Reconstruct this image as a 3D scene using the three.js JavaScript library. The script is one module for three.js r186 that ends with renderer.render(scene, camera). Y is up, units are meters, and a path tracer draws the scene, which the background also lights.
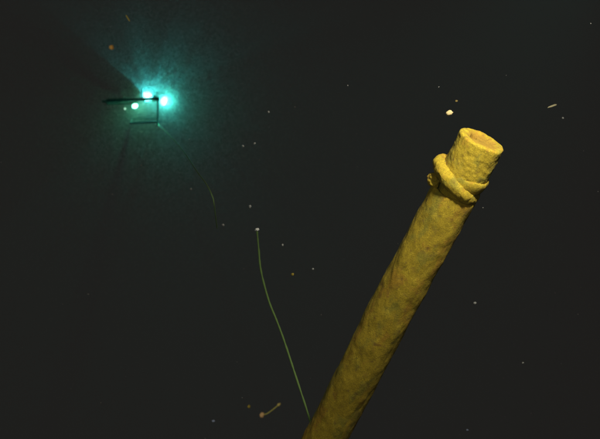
import * as THREE from 'three';
import { ImprovedNoise } from 'three/addons/math/ImprovedNoise.js';
import { mergeGeometries, mergeVertices } from 'three/addons/utils/BufferGeometryUtils.js';

// ---------------------------------------------------------------- camera, water light, exposure
const scene = new THREE.Scene();
const camera = new THREE.PerspectiveCamera(20, 600 / 439, 0.05, 200);
camera.position.set(0, 0, 0);
camera.lookAt(0, 0, -1);
camera.focus = 3.15;
camera.userData.fStop = 9;

const renderer = new THREE.WebGLRenderer({ antialias: true });
renderer.setSize(1024, 749);
renderer.toneMapping = THREE.LinearToneMapping;
renderer.toneMappingExposure = 1;
renderer.shadowMap.enabled = true;

// the dark open water: one even tone in every direction
const skyData = new Float32Array(16 * 8 * 4);
for (let i = 0; i < 128; i++) skyData.set([0.0134, 0.0106, 0.0100, 1], i * 4);
const sky = new THREE.DataTexture(skyData, 16, 8, THREE.RGBAFormat, THREE.FloatType);
sky.mapping = THREE.EquirectangularReflectionMapping;
sky.magFilter = THREE.LinearFilter;
sky.needsUpdate = true;
scene.background = sky;
scene.environment = sky;
scene.fog = new THREE.FogExp2(new THREE.Color().setRGB(0.17, 0.95, 0.88), 0.004);   // sea water

// ---------------------------------------------------------------- helpers
const F = 219.5 / Math.tan(THREE.MathUtils.degToRad(10));
const at = (px, py, d) => new THREE.Vector3((px - 300) / F * d, (219.5 - py) / F * d, -d);
let seed = 20240607;
const rnd = () => { seed = (seed * 1664525 + 1013904223) >>> 0; return seed / 4294967296; };
const perlin = new ImprovedNoise();
const N = (x, y, z) => perlin.noise(x, y, z);
const fbm = (x, y, z, o = 4) => { let s = 0, a = 1; for (let i = 0; i < o; i++) { s += a * N(x, y, z); x *= 2.03; y *= 2.03; z *= 2.03; a *= 0.5; } return s; };
const lin = (r, g, b) => new THREE.Color().setRGB(r, g, b);
const taken = {};
function numbered(name) {
  const n = taken[name] = (taken[name] ?? -1) + 1;
  return n ? `${name}_${String(n).padStart(3, '0')}` : name;
}
function mesh(name, geometry, material, parent) {
  const m = new THREE.Mesh(geometry, material);
  m.name = name; m.castShadow = m.receiveShadow = true;
  if (parent) parent.add(m);
  return m;
}
function tag(o, label, category, group, kind) {
  Object.assign(o.userData, { label, category });
  if (group) o.userData.group = group;
  if (kind) o.userData.kind = kind;
  return o;
}
function thing(name, label, category, group) {
  const o = new THREE.Group();
  o.name = numbered(name);
  scene.add(o);
  return tag(o, label, category, group);
}
// a grid of (nu + 1) x (nv + 1) points from f(u, v) -> [x, y, z], with seams welded for smooth normals
function grid(nu, nv, f, uvf) {
  const p = [], uv = [], ix = [];
  for (let j = 0; j <= nv; j++) for (let i = 0; i <= nu; i++) {
    const q = f(i / nu, j / nv); p.push(...q);
    uv.push(...(uvf ? uvf(i / nu, j / nv, q) : [i / nu, j / nv]));
  }
  for (let j = 0; j < nv; j++) for (let i = 0; i < nu; i++) {
    const a = j * (nu + 1) + i, b = a + 1, c = a + nu + 1, d = c + 1;
    ix.push(a, c, b, b, c, d);
  }
  const g = new THREE.BufferGeometry();
  g.setAttribute('position', new THREE.Float32BufferAttribute(p, 3));
  g.setAttribute('uv', new THREE.Float32BufferAttribute(uv, 2));
  g.setIndex(ix);
  g.computeVertexNormals();
  // average the normals across the seam u = 0 / u = 1 where the surface closes
  const n = g.attributes.normal;
  for (let j = 0; j <= nv; j++) {
    const a = j * (nu + 1), b = a + nu;
    if (Math.hypot(p[a * 3] - p[b * 3], p[a * 3 + 1] - p[b * 3 + 1], p[a * 3 + 2] - p[b * 3 + 2]) < 1e-6) {
      const v = new THREE.Vector3(n.getX(a) + n.getX(b), n.getY(a) + n.getY(b), n.getZ(a) + n.getZ(b)).normalize();
      n.setXYZ(a, v.x, v.y, v.z); n.setXYZ(b, v.x, v.y, v.z);
    }
  }
  return g;
}
function bar(a, b, r, r2 = r, seg = 12) {
  const A = new THREE.Vector3(...a), B = new THREE.Vector3(...b), d = B.clone().sub(A), l = d.length();
  const g = new THREE.CylinderGeometry(r2, r, l, seg);
  g.applyQuaternion(new THREE.Quaternion().setFromUnitVectors(new THREE.Vector3(0, 1, 0), d.normalize()));
  const m = A.add(B).multiplyScalar(0.5);
  return g.translate(m.x, m.y, m.z);
}

// ---------------------------------------------------------------- materials
function dataTex(w, h, f, srgb) {
  const d = new Uint8Array(w * h * 4);
  for (let y = 0; y < h; y++) for (let x = 0; x < w; x++) {
    const c = f(x, y), k = (y * w + x) * 4;
    for (let i = 0; i < 3; i++) d[k + i] = Math.max(0, Math.min(255, 255 * (srgb ? Math.pow(Math.max(0, c[i]), 1 / 2.2) : c[i])));
    d[k + 3] = 255;
  }
  const t = new THREE.DataTexture(d, w, h);
  t.wrapS = t.wrapT = THREE.RepeatWrapping;
  t.magFilter = THREE.LinearFilter;
  if (srgb) t.colorSpace = THREE.SRGBColorSpace;
  t.needsUpdate = true;
  return t;
}
const mix = (a, b, t) => { t = Math.max(0, Math.min(1, t)); return a.map((v, i) => v + (b[i] - v) * t); };
const sm = (a, b, x) => { x = Math.max(0, Math.min(1, (x - a) / (b - a))); return x * x * (3 - 2 * x); };
// rusty ochre crust: u runs round the pipe (wraps), v along it
function crust(w, h, len, o, core = 2) {
  const col = dataTex(w, h, (x, y) => {
    const a = x / w * 2 * Math.PI, c = Math.cos(a), s = Math.sin(a), v = y / h * len;
    const big = fbm(c * 1.1 + o, v * 9, s * 1.1, 4), mid = fbm(c * 4 + o, v * 55, s * 4 + 7, 3), fine = fbm(c * 26, v * 330 + o, s * 26, 2), grain = rnd() - 0.5;
    let k = [0.48, 0.350, 0.014];
    k = mix(k, [0.52, 0.29, 0.018], 0.6 * sm(0.05, 0.6, big + mid * 0.5));                        // rusty orange
    k = mix(k, [0.24, 0.25, 0.03], 0.5 * sm(0.05, 0.7, fbm(c * 1.6 + 5, v * 13, s * 1.6 + o, 4) + mid * 0.3)); // olive slime
    k = mix(k, [0.66, 0.50, 0.03], 0.55 * sm(0.15, 0.7, fbm(c * 3 + 11, v * 30, s * 3 + o, 3) + fine * 0.35));      // pale flakes
    k = mix(k, [0.16, 0.085, 0.02], 0.6 * sm(0.26, 0.66, mid * 0.7 + fine * 0.55));        // brown pits
    k = mix(k, [0.36, 0.205, 0.018], 0.8 * sm(-0.012, 0.012, y / h - core + 0.035 * mid + 0.03 * fine));                // browner tone inside the paler rim of the plug
    const m = 1 + fine * 0.36 + grain * 0.26;
    return k.map((q) => q * m);
  }, true);
  const bump = dataTex(w, h, (x, y) => {
    const a = x / w * 2 * Math.PI, c = Math.cos(a), s = Math.sin(a), v = y / h * len;
    const q = 0.5 + 0.30 * fbm(c * 5 + o, v * 60, s * 5, 4) + 0.22 * fbm(c * 24, v * 300 + o, s * 24, 2) + (rnd() - 0.5) * 0.10;
    return [q, q, q];
  });
  return new THREE.MeshStandardMaterial({ map: col, bumpMap: bump, bumpScale: 0.0008, roughness: 0.93 });
}
const M = {
  shaft: crust(512, 2048, 1.6, 0.3),
  cap: crust(512, 512, 0.26, 3.7, 0.565),
  collar: crust(1024, 128, 0.09, 8.2),
  darkMetal: new THREE.MeshPhysicalMaterial({ color: lin(0.008, 0.009, 0.009), roughness: 1, specularIntensity: 0.1 }),
  blackPlastic: new THREE.MeshStandardMaterial({ color: lin(0.012, 0.012, 0.013), roughness: 0.6 }),
  cord: new THREE.MeshStandardMaterial({ color: lin(0.145, 0.25, 0.06), roughness: 0.8 }),
  faintLine: new THREE.MeshStandardMaterial({ color: lin(0.23, 0.38, 0.11), roughness: 0.8 }),
};

// ---------------------------------------------------------------- the crusted pipe
const TOP = at(482.5, 139.5, 3.08);
const AX = TOP.clone().sub(at(327.5, 434, 3.46)).normalize();
const E1 = AX.clone().cross(new THREE.Vector3(0, 0, 1)).normalize();
const E2 = E1.clone().cross(AX);
const L = 1.6;
{
  const pipe = thing('crusted_pipe', 'leaning ochre yellow crusted pipe with a ragged collar below its plugged end', 'pipe');
  pipe.position.copy(TOP).addScaledVector(AX, -L);
  pipe.quaternion.setFromRotationMatrix(new THREE.Matrix4().makeBasis(E1, AX, E2));

  const yTop = L - 0.156;
  const bend = (y) => { const t = (yTop - y) / 0.75; return t > 0 && t < 1 ? -0.0035 * Math.sin(Math.PI * t) : 0; };
  // shaft: profile by arc length, then lumps
  const prof = [];
  for (let i = 0; i <= 300; i++) prof.push([0.0585 + 0.0013 * sm(0.45, 0.75, i / 300), i / 300 * (yTop - 0.006)]);
  prof.push([0.0590, yTop - 0.002], [0.0560, yTop], [0.0525, yTop - 0.001], [0.0475, yTop - 0.008], [0.044, yTop - 0.02]);
  mesh('shaft', grid(120, prof.length - 1, (u, v) => {
    const [r, y] = prof[Math.round(v * (prof.length - 1))], a = u * 2 * Math.PI, c = Math.cos(a), s = Math.sin(a);
    const q = r + 0.0030 * fbm(c * 1.3, y * 11, s * 1.3, 3) + 0.0006 * fbm(c * 5, y * 55, s * 5 + 4, 3);
    const rag = y > yTop - 0.03 ? 0.003 * fbm(c * 1.5 + 9, 2.2, s * 1.5, 3) : 0;
    return [-q * c + bend(y), y + rag, q * s];
  }, (u, v) => [u, prof[Math.round(v * (prof.length - 1))][1] / 1.6]), M.shaft, pipe);

  // neck: the thinner pipe between shaft and plug
  mesh('neck', grid(64, 20, (u, v) => {
    const a = u * 2 * Math.PI, y = yTop - 0.06 + v * 0.14, r = 0.043 + 0.0012 * fbm(Math.cos(a) * 3, y * 40, Math.sin(a) * 3, 3);
    return [-r * Math.cos(a), y, r * Math.sin(a)];
  }, (u, v) => [u, v * 0.5]), M.cap, pipe);

  // plug: side wall, rounded rim, dished end with a small off-centre hole
  const side = [];
  const RC = 0.0585;
  side.push([0.03, L - 0.128]);
  for (let i = 0; i <= 60; i++) side.push([RC + 0.0012 * (i / 60), L - 0.126 + i / 60 * 0.120]);
  for (let i = 1; i <= 8; i++) { const a = i / 8 * Math.PI / 2; side.push([RC + 0.0012 - 0.006 + 0.006 * Math.cos(a), L - 0.006 + 0.006 * Math.sin(a)]); }
  const n0 = side.length;
  for (let i = 1; i <= 60; i++) side.push([(RC - 0.0048) * (1 - i / 60), L]);
  mesh('plug', grid(128, side.length - 1, (u, v) => {
    const k = Math.round(v * (side.length - 1)), a = u * 2 * Math.PI, c = Math.cos(a), s = Math.sin(a);
    let [r, y] = side[k];
    r += (0.0022 * fbm(c * 1.4 + 3, y * 22, s * 1.4, 3) + 0.0012 * fbm(c * 6 + 3, y * 70, s * 6, 3)) * Math.min(1, r / 0.05);
    const x = -r * c, z = r * s;
    if (k >= n0) {
      y -= 0.0070 * (1 - sm(0.026, 0.046, r + 0.007 * fbm(c * 1.6, 8, s * 1.6, 3)));
      const hx = x + 0.021, hz = z + 0.008, hd = Math.hypot(hx, hz * 0.62);
      y -= 0.022 * (1 - sm(0.0062, 0.0095, hd + 0.002 * N(x * 300, 0, z * 300)));
    }
    y += 0.0022 * fbm(x * 45, 5, z * 45, 3) * sm(L - 0.02, L - 0.005, y + 0.012);
    return [x, y, z];
  }, (u, v, q) => {
    const k = Math.round(v * (side.length - 1));
    return k < n0 ? [u, (q[1] - L + 0.13) / 0.26] : [u, 0.5 + (0.0585 - Math.hypot(q[0], q[2])) / 0.26];
  }), M.cap, pipe);

  // collar: a thick rope-like ring that sits askew, lower on one side
  const yc = L - 0.124;
  mesh('collar', grid(200, 40, (u, v) => {
    const a = u * 2 * Math.PI, c = Math.cos(a), s = Math.sin(a), b = v * 2 * Math.PI;
    const fat = 1 + 0.16 * fbm(c * 1.3 + 2, s * 1.3, 1, 3);
    const ra = 0.0195 * fat, rr = 0.0165 * fat;
    let R = 0.0565 + rr * Math.cos(b), y = yc - 0.021 * c + ra * Math.sin(b);
    const f = fbm(R * c * 50, y * 50, R * s * 50, 3);
    R += 0.0016 * f * Math.max(0, Math.cos(b) + 0.6);
    y += 0.0022 * fbm(c * 4, s * 4, b, 3) * Math.abs(Math.sin(b));
    return [R * c - 0.012, y, -R * s];
  }, (u, v) => [u, v]), M.collar, pipe);
  // flange: the ragged lip at the foot of the plug that shows past the high side of the ring
  mesh('flange', grid(128, 24, (u, v) => {
    const a = u * 2 * Math.PI, c = Math.cos(a), s = Math.sin(a), b = v * 2 * Math.PI;
    const out = 0.5 + 0.5 * sm(-0.3, 0.9, c) + 0.35 * fbm(c * 2.1 + 5, s * 2.1, 3, 3);
    const R = 0.056 + 0.0095 * out * Math.cos(b), y = L - 0.112 + 0.0165 * Math.sin(b) * (1 + 0.25 * fbm(c * 3, s * 3, 9, 3)) + 0.010 * out * Math.cos(b);
    return [R * c, y, -R * s];
  }, (u, v) => [u, v]), M.collar, pipe);

  // lug: the broken lump that sticks out on the near-left side under the collar
  const lg = mergeVertices(new THREE.IcosahedronGeometry(1, 12).deleteAttribute('normal').deleteAttribute('uv'));
  const p = lg.attributes.position;
  const luv = [];
  for (let i = 0; i < p.count; i++) {
    const x = p.getX(i), y = p.getY(i), z = p.getZ(i), k = 1 + 0.20 * fbm(x * 1.0 + 4, y * 1.3, z * 1.3, 4);
    p.setXYZ(i, x * 0.0165 * k, y * 0.0185 * k, z * 0.020 * k);
    luv.push(Math.atan2(z, x) / 6.283 * 0.3 + 0.5, y * 0.06 + 0.5);
  }
  lg.setAttribute('uv', new THREE.Float32BufferAttribute(luv, 2));
  lg.computeVertexNormals();
  const lug = mesh('lug', lg, M.cap, pipe);
  lug.position.set(-0.0620, L - 0.146, 0.012);
  lug.rotation.set(0.3, 0.5, 0.4);
}

// ---------------------------------------------------------------- the cord behind the pipe and the line under the vehicle
function strand(name, pts, r, material, label, category) {
  const curve = new THREE.CatmullRomCurve3(pts), base = pts[pts.length - 1].clone();
  const g = new THREE.TubeGeometry(curve, 160, r, 8);
  const q = g.attributes.position;
  for (let i = 0; i < q.count; i++) {                                  // a little uneven thickness
    const k = Math.floor(i / 9), c = curve.getPointAt(Math.min(1, k / 160)), s = 1 + 0.30 * fbm(k * 0.31, r * 900, 2, 3);
    q.setXYZ(i, c.x + (q.getX(i) - c.x) * s - base.x, c.y + (q.getY(i) - c.y) * s - base.y, c.z + (q.getZ(i) - c.z) * s - base.z);
  }
  const o = thing(name, label, category);
  o.position.copy(base);
  mesh('strand', g, material, o);
  return o;
}
const cordTop = at(257, 231, 4.2);
const cord = strand('green_cord', [cordTop, at(258.7, 249.6, 4.08), at(260.8, 270, 3.97), at(269.2, 302, 3.83), at(276.4, 320, 3.76), at(282.8, 337, 3.70), at(296, 377, 3.60), at(308, 414, 3.57), at(322, 462, 3.62), at(340, 530, 3.70)],
  0.0031, M.cord, 'slender green cord curving up from behind the leaning yellow pipe', 'cord');

// ---------------------------------------------------------------- the lit vehicle far off
const D = 12.7, S = D / F;
{
  const v = thing('underwater_vehicle', 'distant dark open-frame underwater vehicle with glaring lamps in a cyan glow', 'vehicle');
  v.position.copy(at(150, 100, D));
  v.lookAt(0, 0, 0);
  const P = (px, py, z = 0.15) => [(px - 150) * S, (100 - py) * S, z];
  const rail = (name, a, b, r, r2) => mesh(name, bar(a, b, r, r2), M.darkMetal, v);
  rail('top_rail', P(103, 102), P(159, 98.4), 0.011, 0.015);
  rail('top_rail', P(112, 102.4, -0.34), P(159, 99.6, -0.34), 0.011);
  rail('lower_rail', P(130, 123), P(158, 121.5), 0.010);
  rail('lower_rail', P(131, 119.6, -0.34), P(158, 118.4, -0.34), 0.010);
  rail('upright', P(157.6, 125), P(157.6, 98.3), 0.010);
  rail('upright', P(157.9, 122, -0.34), P(157.6, 98.6, -0.34), 0.010);
  rail('cross_member', P(157.6, 99.2), P(157.6, 99.2, -0.34), 0.009);
  rail('cross_member', P(157.6, 122), P(157.9, 119, -0.34), 0.009);
  rail('cross_member', P(131.3, 122.9), P(131.5, 119.6, -0.34), 0.008);
  rail('cross_member', P(126, 100.5), P(126, 101.7, -0.34), 0.009);
  mesh('clamp', new THREE.BoxGeometry(0.05, 0.062, 0.05, 1, 1, 1).translate(...P(154.6, 98.4, 0.0)), M.darkMetal, v);
  // pressure can lying along the frame, behind the rail
  const can = new THREE.CapsuleGeometry(0.034, 0.20, 8, 24).rotateZ(Math.PI / 2 + 0.05).translate(...P(118, 101.8, -0.17));
  mesh('pressure_can', can, M.blackPlastic, v);

  // one lamp: cup-shaped housing with a glowing lens and its light just before it
  function lamp(px, py, z, dir, r, glow, strength, color, power, stretch = 1) {
    const [x, y] = P(px, py);
    const pts = [[0.001, -r * 1.6], [r * 0.6, -r * 1.5], [r * 0.8, -r * 0.9], [r * 1.18, -r * 0.15], [r * 1.2, r * 0.10], [r * 1.04, r * 0.10], [r * 0.95, -r * 0.15], [0.001, -r * 0.3]].map((q) => new THREE.Vector2(...q));
    const h = mesh('lamp', new THREE.LatheGeometry(pts, 32), M.blackPlastic, v);
    h.position.set(x, y, z);
    h.quaternion.setFromUnitVectors(new THREE.Vector3(0, 1, 0), new THREE.Vector3(...dir).normalize());
    h.scale.set(1, 1, stretch);
    const lens = mesh('lens', new THREE.SphereGeometry(r * 0.95, 24, 12, 0, Math.PI * 2, 0, Math.PI / 2).scale(1, 0.45, 1), new THREE.MeshStandardMaterial({ color: lin(0.02, 0.02, 0.02), emissive: lin(...glow), emissiveIntensity: strength, roughness: 0.3 }), h);
    lens.castShadow = false;
    const light = new THREE.PointLight(lin(...color), power, 0, 2);
    light.position.set(0, r * 0.62, 0);
    light.castShadow = true; light.shadow.radius = 0.12;
    h.add(light);
    return h;
  }
  lamp(147, 96.8, -0.10, [0.2, 0.75, 1], 0.050, [0.72, 1, 0.93], 1.25, [0.08, 0.97, 0.95], 3.8, 1.1);
  lamp(163.6, 100.6, -0.04, [0.75, 0.05, 1], 0.034, [0.75, 1, 0.96], 1.2, [0.08, 1, 0.84], 3.4, 1.5);
  lamp(135, 106.2, -0.05, [0.1, -0.75, 1], 0.026, [1, 0.90, 0.58], 0.95, [0.15, 1, 0.50], 1.6);
  lamp(125, 109, -0.05, [-0.3, -0.5, 1], 0.012, [0.5, 0.8, 0.6], 0.35, [0.6, 1, 0.8], 0.004);
  // unseen rods throwing dark rays past the big lamp; hangers of small lamps
  for (const [x0, y0, x1, y1] of [[142.6, 98.6, 141.8, 89.5], [152.6, 98.5, 154.2, 90.5]]) rail('shadow_rod', P(x0, y0, 0.13), P(x1, y1, -0.03), 0.006);
  for (const [x0, y0, x1, y1] of [[145.4, 91.6, 144.8, 88.6], [148.2, 91.2, 148.6, 88.2], [150.8, 92.2, 152.2, 89.6], [152.6, 94.2, 155, 92.4]]) rail('shadow_rod', P(x0, y0, -0.075), P(x1, y1, -0.01), 0.0065);
  mesh('shade_plate', new THREE.BoxGeometry(0.007, 0.115, 0.17).rotateZ(0.12).translate(...P(140.6, 94.6, -0.05)), M.darkMetal, v);  // unseen plates that block the big lamp and darken parts of its glow
  mesh('shade_plate', new THREE.BoxGeometry(0.007, 0.06, 0.12).rotateZ(-0.5).translate(...P(155.4, 94.2, -0.07)), M.darkMetal, v);
  rail('lamp_hanger', P(135, 101, -0.05), P(135, 104, -0.07), 0.006);
  rail('lamp_hanger', P(125, 101, -0.05), P(125, 108.6, -0.06), 0.004);
  rail('lamp_hanger', P(157.6, 100, -0.06), P(162, 100.5, -0.07), 0.008);
}
strand('trailing_line', [at(158, 124, D - 0.1), at(172, 138, 9.0), at(186, 155, 6.2), at(198, 173, 5.0), at(208, 187, 4.6), at(213, 198, 4.5), at(215, 212, 4.6), at(217, 228, 4.8)],
  0.0022, M.faintLine, 'faint thin line trailing down from the lit frame into darkness', 'line');

// ---------------------------------------------------------------- unseen strobes, placed out of view to light the pipe and the specks
function strobe(head, aim, power, cone, joint, end, label) {
  const st = thing('unseen_strobe', label, 'strobe');
  st.position.copy(head);
  const q = new THREE.Quaternion().setFromUnitVectors(new THREE.Vector3(0, 0, 1), aim.clone().sub(head).normalize());
  const turned = (g) => g.applyQuaternion(q);
  const back = new THREE.Vector3(0, 0.055, -0.1).applyQuaternion(q).toArray();
  const pts = [[0.001, 0.20], [0.05, 0.195], [0.062, 0.17], [0.062, 0.05], [0.085, 0.012], [0.085, -0.012], [0.076, -0.012], [0.074, 0.008], [0.04, 0.035], [0.001, 0.038]].map((a) => new THREE.Vector2(a[0], -a[1])).reverse();
  mesh('housing', turned(new THREE.LatheGeometry(pts, 40).rotateX(Math.PI / 2)), M.blackPlastic, st);
  const lens = mesh('lens', turned(new THREE.SphereGeometry(0.07, 32, 12, 0, Math.PI * 2, 0, Math.PI / 2).scale(1, 0.3, 1).rotateX(Math.PI / 2)), new THREE.MeshStandardMaterial({ color: lin(0.3, 0.3, 0.3), emissive: lin(1, 0.93, 0.78), emissiveIntensity: power, roughness: 0.4 }), st);
  lens.castShadow = false;
  mesh('arm', bar(back, joint, 0.014), M.darkMetal, st);
  mesh('arm', bar(joint, end, 0.014), M.darkMetal, st);
  mesh('arm_joint', new THREE.SphereGeometry(0.026, 20, 14).translate(...joint), M.blackPlastic, st);
  mesh('arm_joint', new THREE.SphereGeometry(0.024, 20, 14).translate(...back), M.blackPlastic, st);
  const s = new THREE.SpotLight(lin(1, 0.93, 0.78), power, 0, cone, 1, 2);
  s.position.copy(aim.clone().sub(head).normalize().multiplyScalar(0.03));
  s.target.position.copy(aim.clone().sub(head));
  s.castShadow = true; s.shadow.radius = 2.5;
  st.add(s, s.target);
}
strobe(new THREE.Vector3(0.60, 0.67, -2.38), new THREE.Vector3(0.45, 0.30, -3.05), 4.6, 0.58, [0.02, 0.22, 0.45], [-0.42, -0.33, 2.75], 'unseen strobe on a long arm, out of view, placed to light the plugged pipe end');
strobe(new THREE.Vector3(-0.45, 0.22, 0.05), new THREE.Vector3(-0.12, -0.05, -2.0), 3.0, 1.2, [0.06, 0.05, 0.3], [0.45, -0.05, 0.35], 'weaker unseen strobe beside the camera, placed to light the specks and the pipe front');

// ---------------------------------------------------------------- drifting specks
function speckGeometry(k, rough = 0.35) {
  const g = mergeVertices(new THREE.IcosahedronGeometry(1, 4).deleteAttribute('normal').deleteAttribute('uv'));
  const p = g.attributes.position;
  for (let i = 0; i < p.count; i++) {
    const x = p.getX(i), y = p.getY(i), z = p.getZ(i), q = 1 + rough * fbm(x + k * 3.1, y + k, z - k * 1.7, 3);
    p.setXYZ(i, x * q, y * q, z * q);
  }
  g.computeVertexNormals();
  return g;
}
const speckMat = {};
function speckMaterial(c) {
  const key = c.join();
  return speckMat[key] ??= new THREE.MeshStandardMaterial({ color: lin(...c), roughness: 0.85 });
}
const WHITE = [0.62, 0.52, 0.26], GREY = [0.26, 0.27, 0.25], ORANGE = [0.62, 0.34, 0.07], OCHRE = [0.55, 0.42, 0.06], BLUE = [0.45, 0.55, 0.75];
function speck(px, py, d, w, h, turn, colour, label, group, name = 'drifting_speck') {
  const m = mesh(numbered(name), speckGeometry(px * 0.37 + py), speckMaterial(colour), scene);
  m.position.copy(at(px, py, d));
  m.scale.set(w * d / F / 2, h * d / F / 2, Math.min(w, h) * d / F / 2);
  m.rotation.z = turn;
  return tag(m, label, 'speck', group);
}
speck(449.5, 113, 2.92, 7.5, 4.6, 0.25, [0.46, 0.37, 0.17], 'bright cream speck drifting just above the plugged pipe end');
speck(456.5, 101, 3.5, 2.4, 2.2, 0, [0.3, 0.22, 0.06], 'tiny brownish speck above the bright cream speck');
speck(552.5, 106, 3.5, 10, 1.9, 0.33, [0.40, 0.36, 0.20], 'thin pale sliver drifting in open water beyond the plugged pipe end');
speck(111.5, 47.5, 1.9, 4.6, 4, 0.4, ORANGE, 'small orange speck drifting above the lit vehicle');
speck(257, 229.6, 3.5, 4.2, 3.2, 0.1, [0.55, 0.57, 0.52], 'pale grey speck at the upper tip of the green cord');
speck(128, 18.5, 2.2, 7.5, 1.3, -1.05, OCHRE, 'faint thin sliver drifting high above the orange speck');
speck(249, 406.5, 2.2, 3, 3.4, 0.2, OCHRE, 'dim ochre speck beside the orange-headed plankton');
speck(213.5, 421, 2.2, 3, 2.4, 0, BLUE, 'tiny bluish speck drifting below the orange-headed plankton');
speck(467.5, 430, 3.1, 2.6, 2.2, 0, BLUE, 'tiny bluish speck low in the water beside the leaning pipe');
speck(292.5, 274.5, 3.1, 3, 2.6, 0, OCHRE, 'tiny yellow speck between the green cord and the pipe');
for (const [x, y, d, s, label] of [
  [223, 225, 3.3, 3, 'dim grey speck beside the lower tip of the trailing line'],
  [250, 206.5, 3.4, 3, 'dim grey speck a little above the upper tip of the green cord'],
  [191, 189, 3.3, 2.4, 'tiny dim speck on the vehicle side of the trailing line'],
  [243, 146, 3.4, 2.6, 'larger of two close dim specks midway between vehicle and pipe'],
  [254.5, 143.5, 3.4, 2.4, 'smaller of two close dim specks midway between vehicle and pipe'],
  [268.5, 112, 3.3, 2.6, 'lone dim speck level with the lit vehicle, beyond its glow'],
  [282.5, 245, 3.3, 2.4, 'tiny dim speck beside the upper stretch of the green cord'],
  [313, 269, 3.4, 2.2, 'tiny dim speck near the yellow speck, on its pipe side'],
  [475, 303, 3.4, 3, 'dim grey speck in open water beside the middle of the pipe'],
  [523, 363, 3.4, 2.4, 'tiny dim speck in open water beyond the foot of the pipe'],
  [563, 118, 3.5, 2.2, 'tiny dim speck just below the thin pale sliver']])
  speck(x, y, d, s, s * 0.85, rnd() * 3, GREY, label, 'dim grey specks in the water');

{ // the little animal with an orange head and a thread for a tail
  const o = thing('plankton', 'orange-headed plankton trailing a thin green thread near the green cord foot', 'plankton');
  const d = 2.0, k = d / F;
  o.position.copy(at(262, 415, d));
  const head = mesh('head', speckGeometry(5.3, 0.25), speckMaterial([0.88, 0.55, 0.24]), o);
  head.scale.set(2.2 * k, 2.7 * k, 2.1 * k); head.rotation.z = -0.5;
  const c = new THREE.CatmullRomCurve3([[0, 0, 0], [5, 1.5, 1], [9, 4, 0], [13, 7, -1], [17, 10.5, 0]].map((a) => new THREE.Vector3(...a).multiplyScalar(k)));
  mesh('tail', new THREE.TubeGeometry(c, 40, 0.6 * k, 8), speckMaterial([0.55, 0.52, 0.12]), o);
  const tip = mesh('tail_tip', speckGeometry(8.8, 0.3), speckMaterial([0.78, 0.62, 0.18]), o);
  tip.position.set(17 * k, 10.5 * k, 0); tip.scale.set(1.9 * k, 1.5 * k, 1.4 * k); tip.rotation.z = 0.6;
}
{ // silt added round the vehicle to carry the glow of its lamps
  const n = 220000, g = new THREE.OctahedronGeometry(1, 0);
  const im = new THREE.InstancedMesh(g, new THREE.MeshPhysicalMaterial({ color: lin(0.7, 0.7, 0.7), roughness: 1, transmission: 0.5, thickness: 0, specularIntensity: 0 }), n);
  im.name = 'silt_cloud';
  im.castShadow = im.receiveShadow = true;
  const m4 = new THREE.Matrix4(), qq = new THREE.Quaternion(), e = new THREE.Euler(), c = at(155, 99, D), p = new THREE.Vector3();
  const nearLamps = [at(147, 96, D), at(164, 100.5, D)];
  for (let i = 0; i < n; i++) {
    const close = i < 24000, core = close ? nearLamps[i % 2] : c, size = close ? 0.045 : 0.38;
    let r;
    do { r = -size * Math.log(rnd() * rnd() * rnd() + 1e-9); } while (r > 2.6);
    p.set(rnd() * 2 - 1, rnd() * 2 - 1, rnd() * 2 - 1);
    while (p.lengthSq() > 1 || p.lengthSq() < 0.01) p.set(rnd() * 2 - 1, rnd() * 2 - 1, rnd() * 2 - 1);
    p.normalize().multiplyScalar(r).add(core);
    e.set(rnd() * 6, rnd() * 6, rnd() * 6);
    const s = 0.0008 * (0.7 + 0.6 * rnd());
    m4.compose(p, qq.setFromEuler(e), new THREE.Vector3(s, s, s));
    im.setMatrixAt(i, m4);
  }
  tag(im, 'fine silt added round the lit vehicle to carry the glow of its lamps', 'silt', null, 'stuff');
  scene.add(im);
}
{ // fine marine snow, far too much to count
  const n = 140, im = new THREE.InstancedMesh(speckGeometry(1.9), speckMaterial([0.22, 0.22, 0.2]), n);
  im.name = 'marine_snow';
  const m4 = new THREE.Matrix4(), qq = new THREE.Quaternion(), e = new THREE.Euler();
  for (let i = 0; i < n; i++) {
    const d = 2.2 + 4.3 * rnd(), p = at(-60 + 720 * rnd(), -60 + 560 * rnd(), d), s = 0.0007 + 0.0011 * rnd() ** 2;
    e.set(rnd() * 6, rnd() * 6, rnd() * 6);
    m4.compose(p, qq.setFromEuler(e), new THREE.Vector3(s * (0.7 + rnd()), s * 0.8, s));
    im.setMatrixAt(i, m4);
  }
  tag(im, 'fine grey particles suspended all through the dark water', 'particles', null, 'stuff');
  scene.add(im);
}

renderer.render(scene, camera);
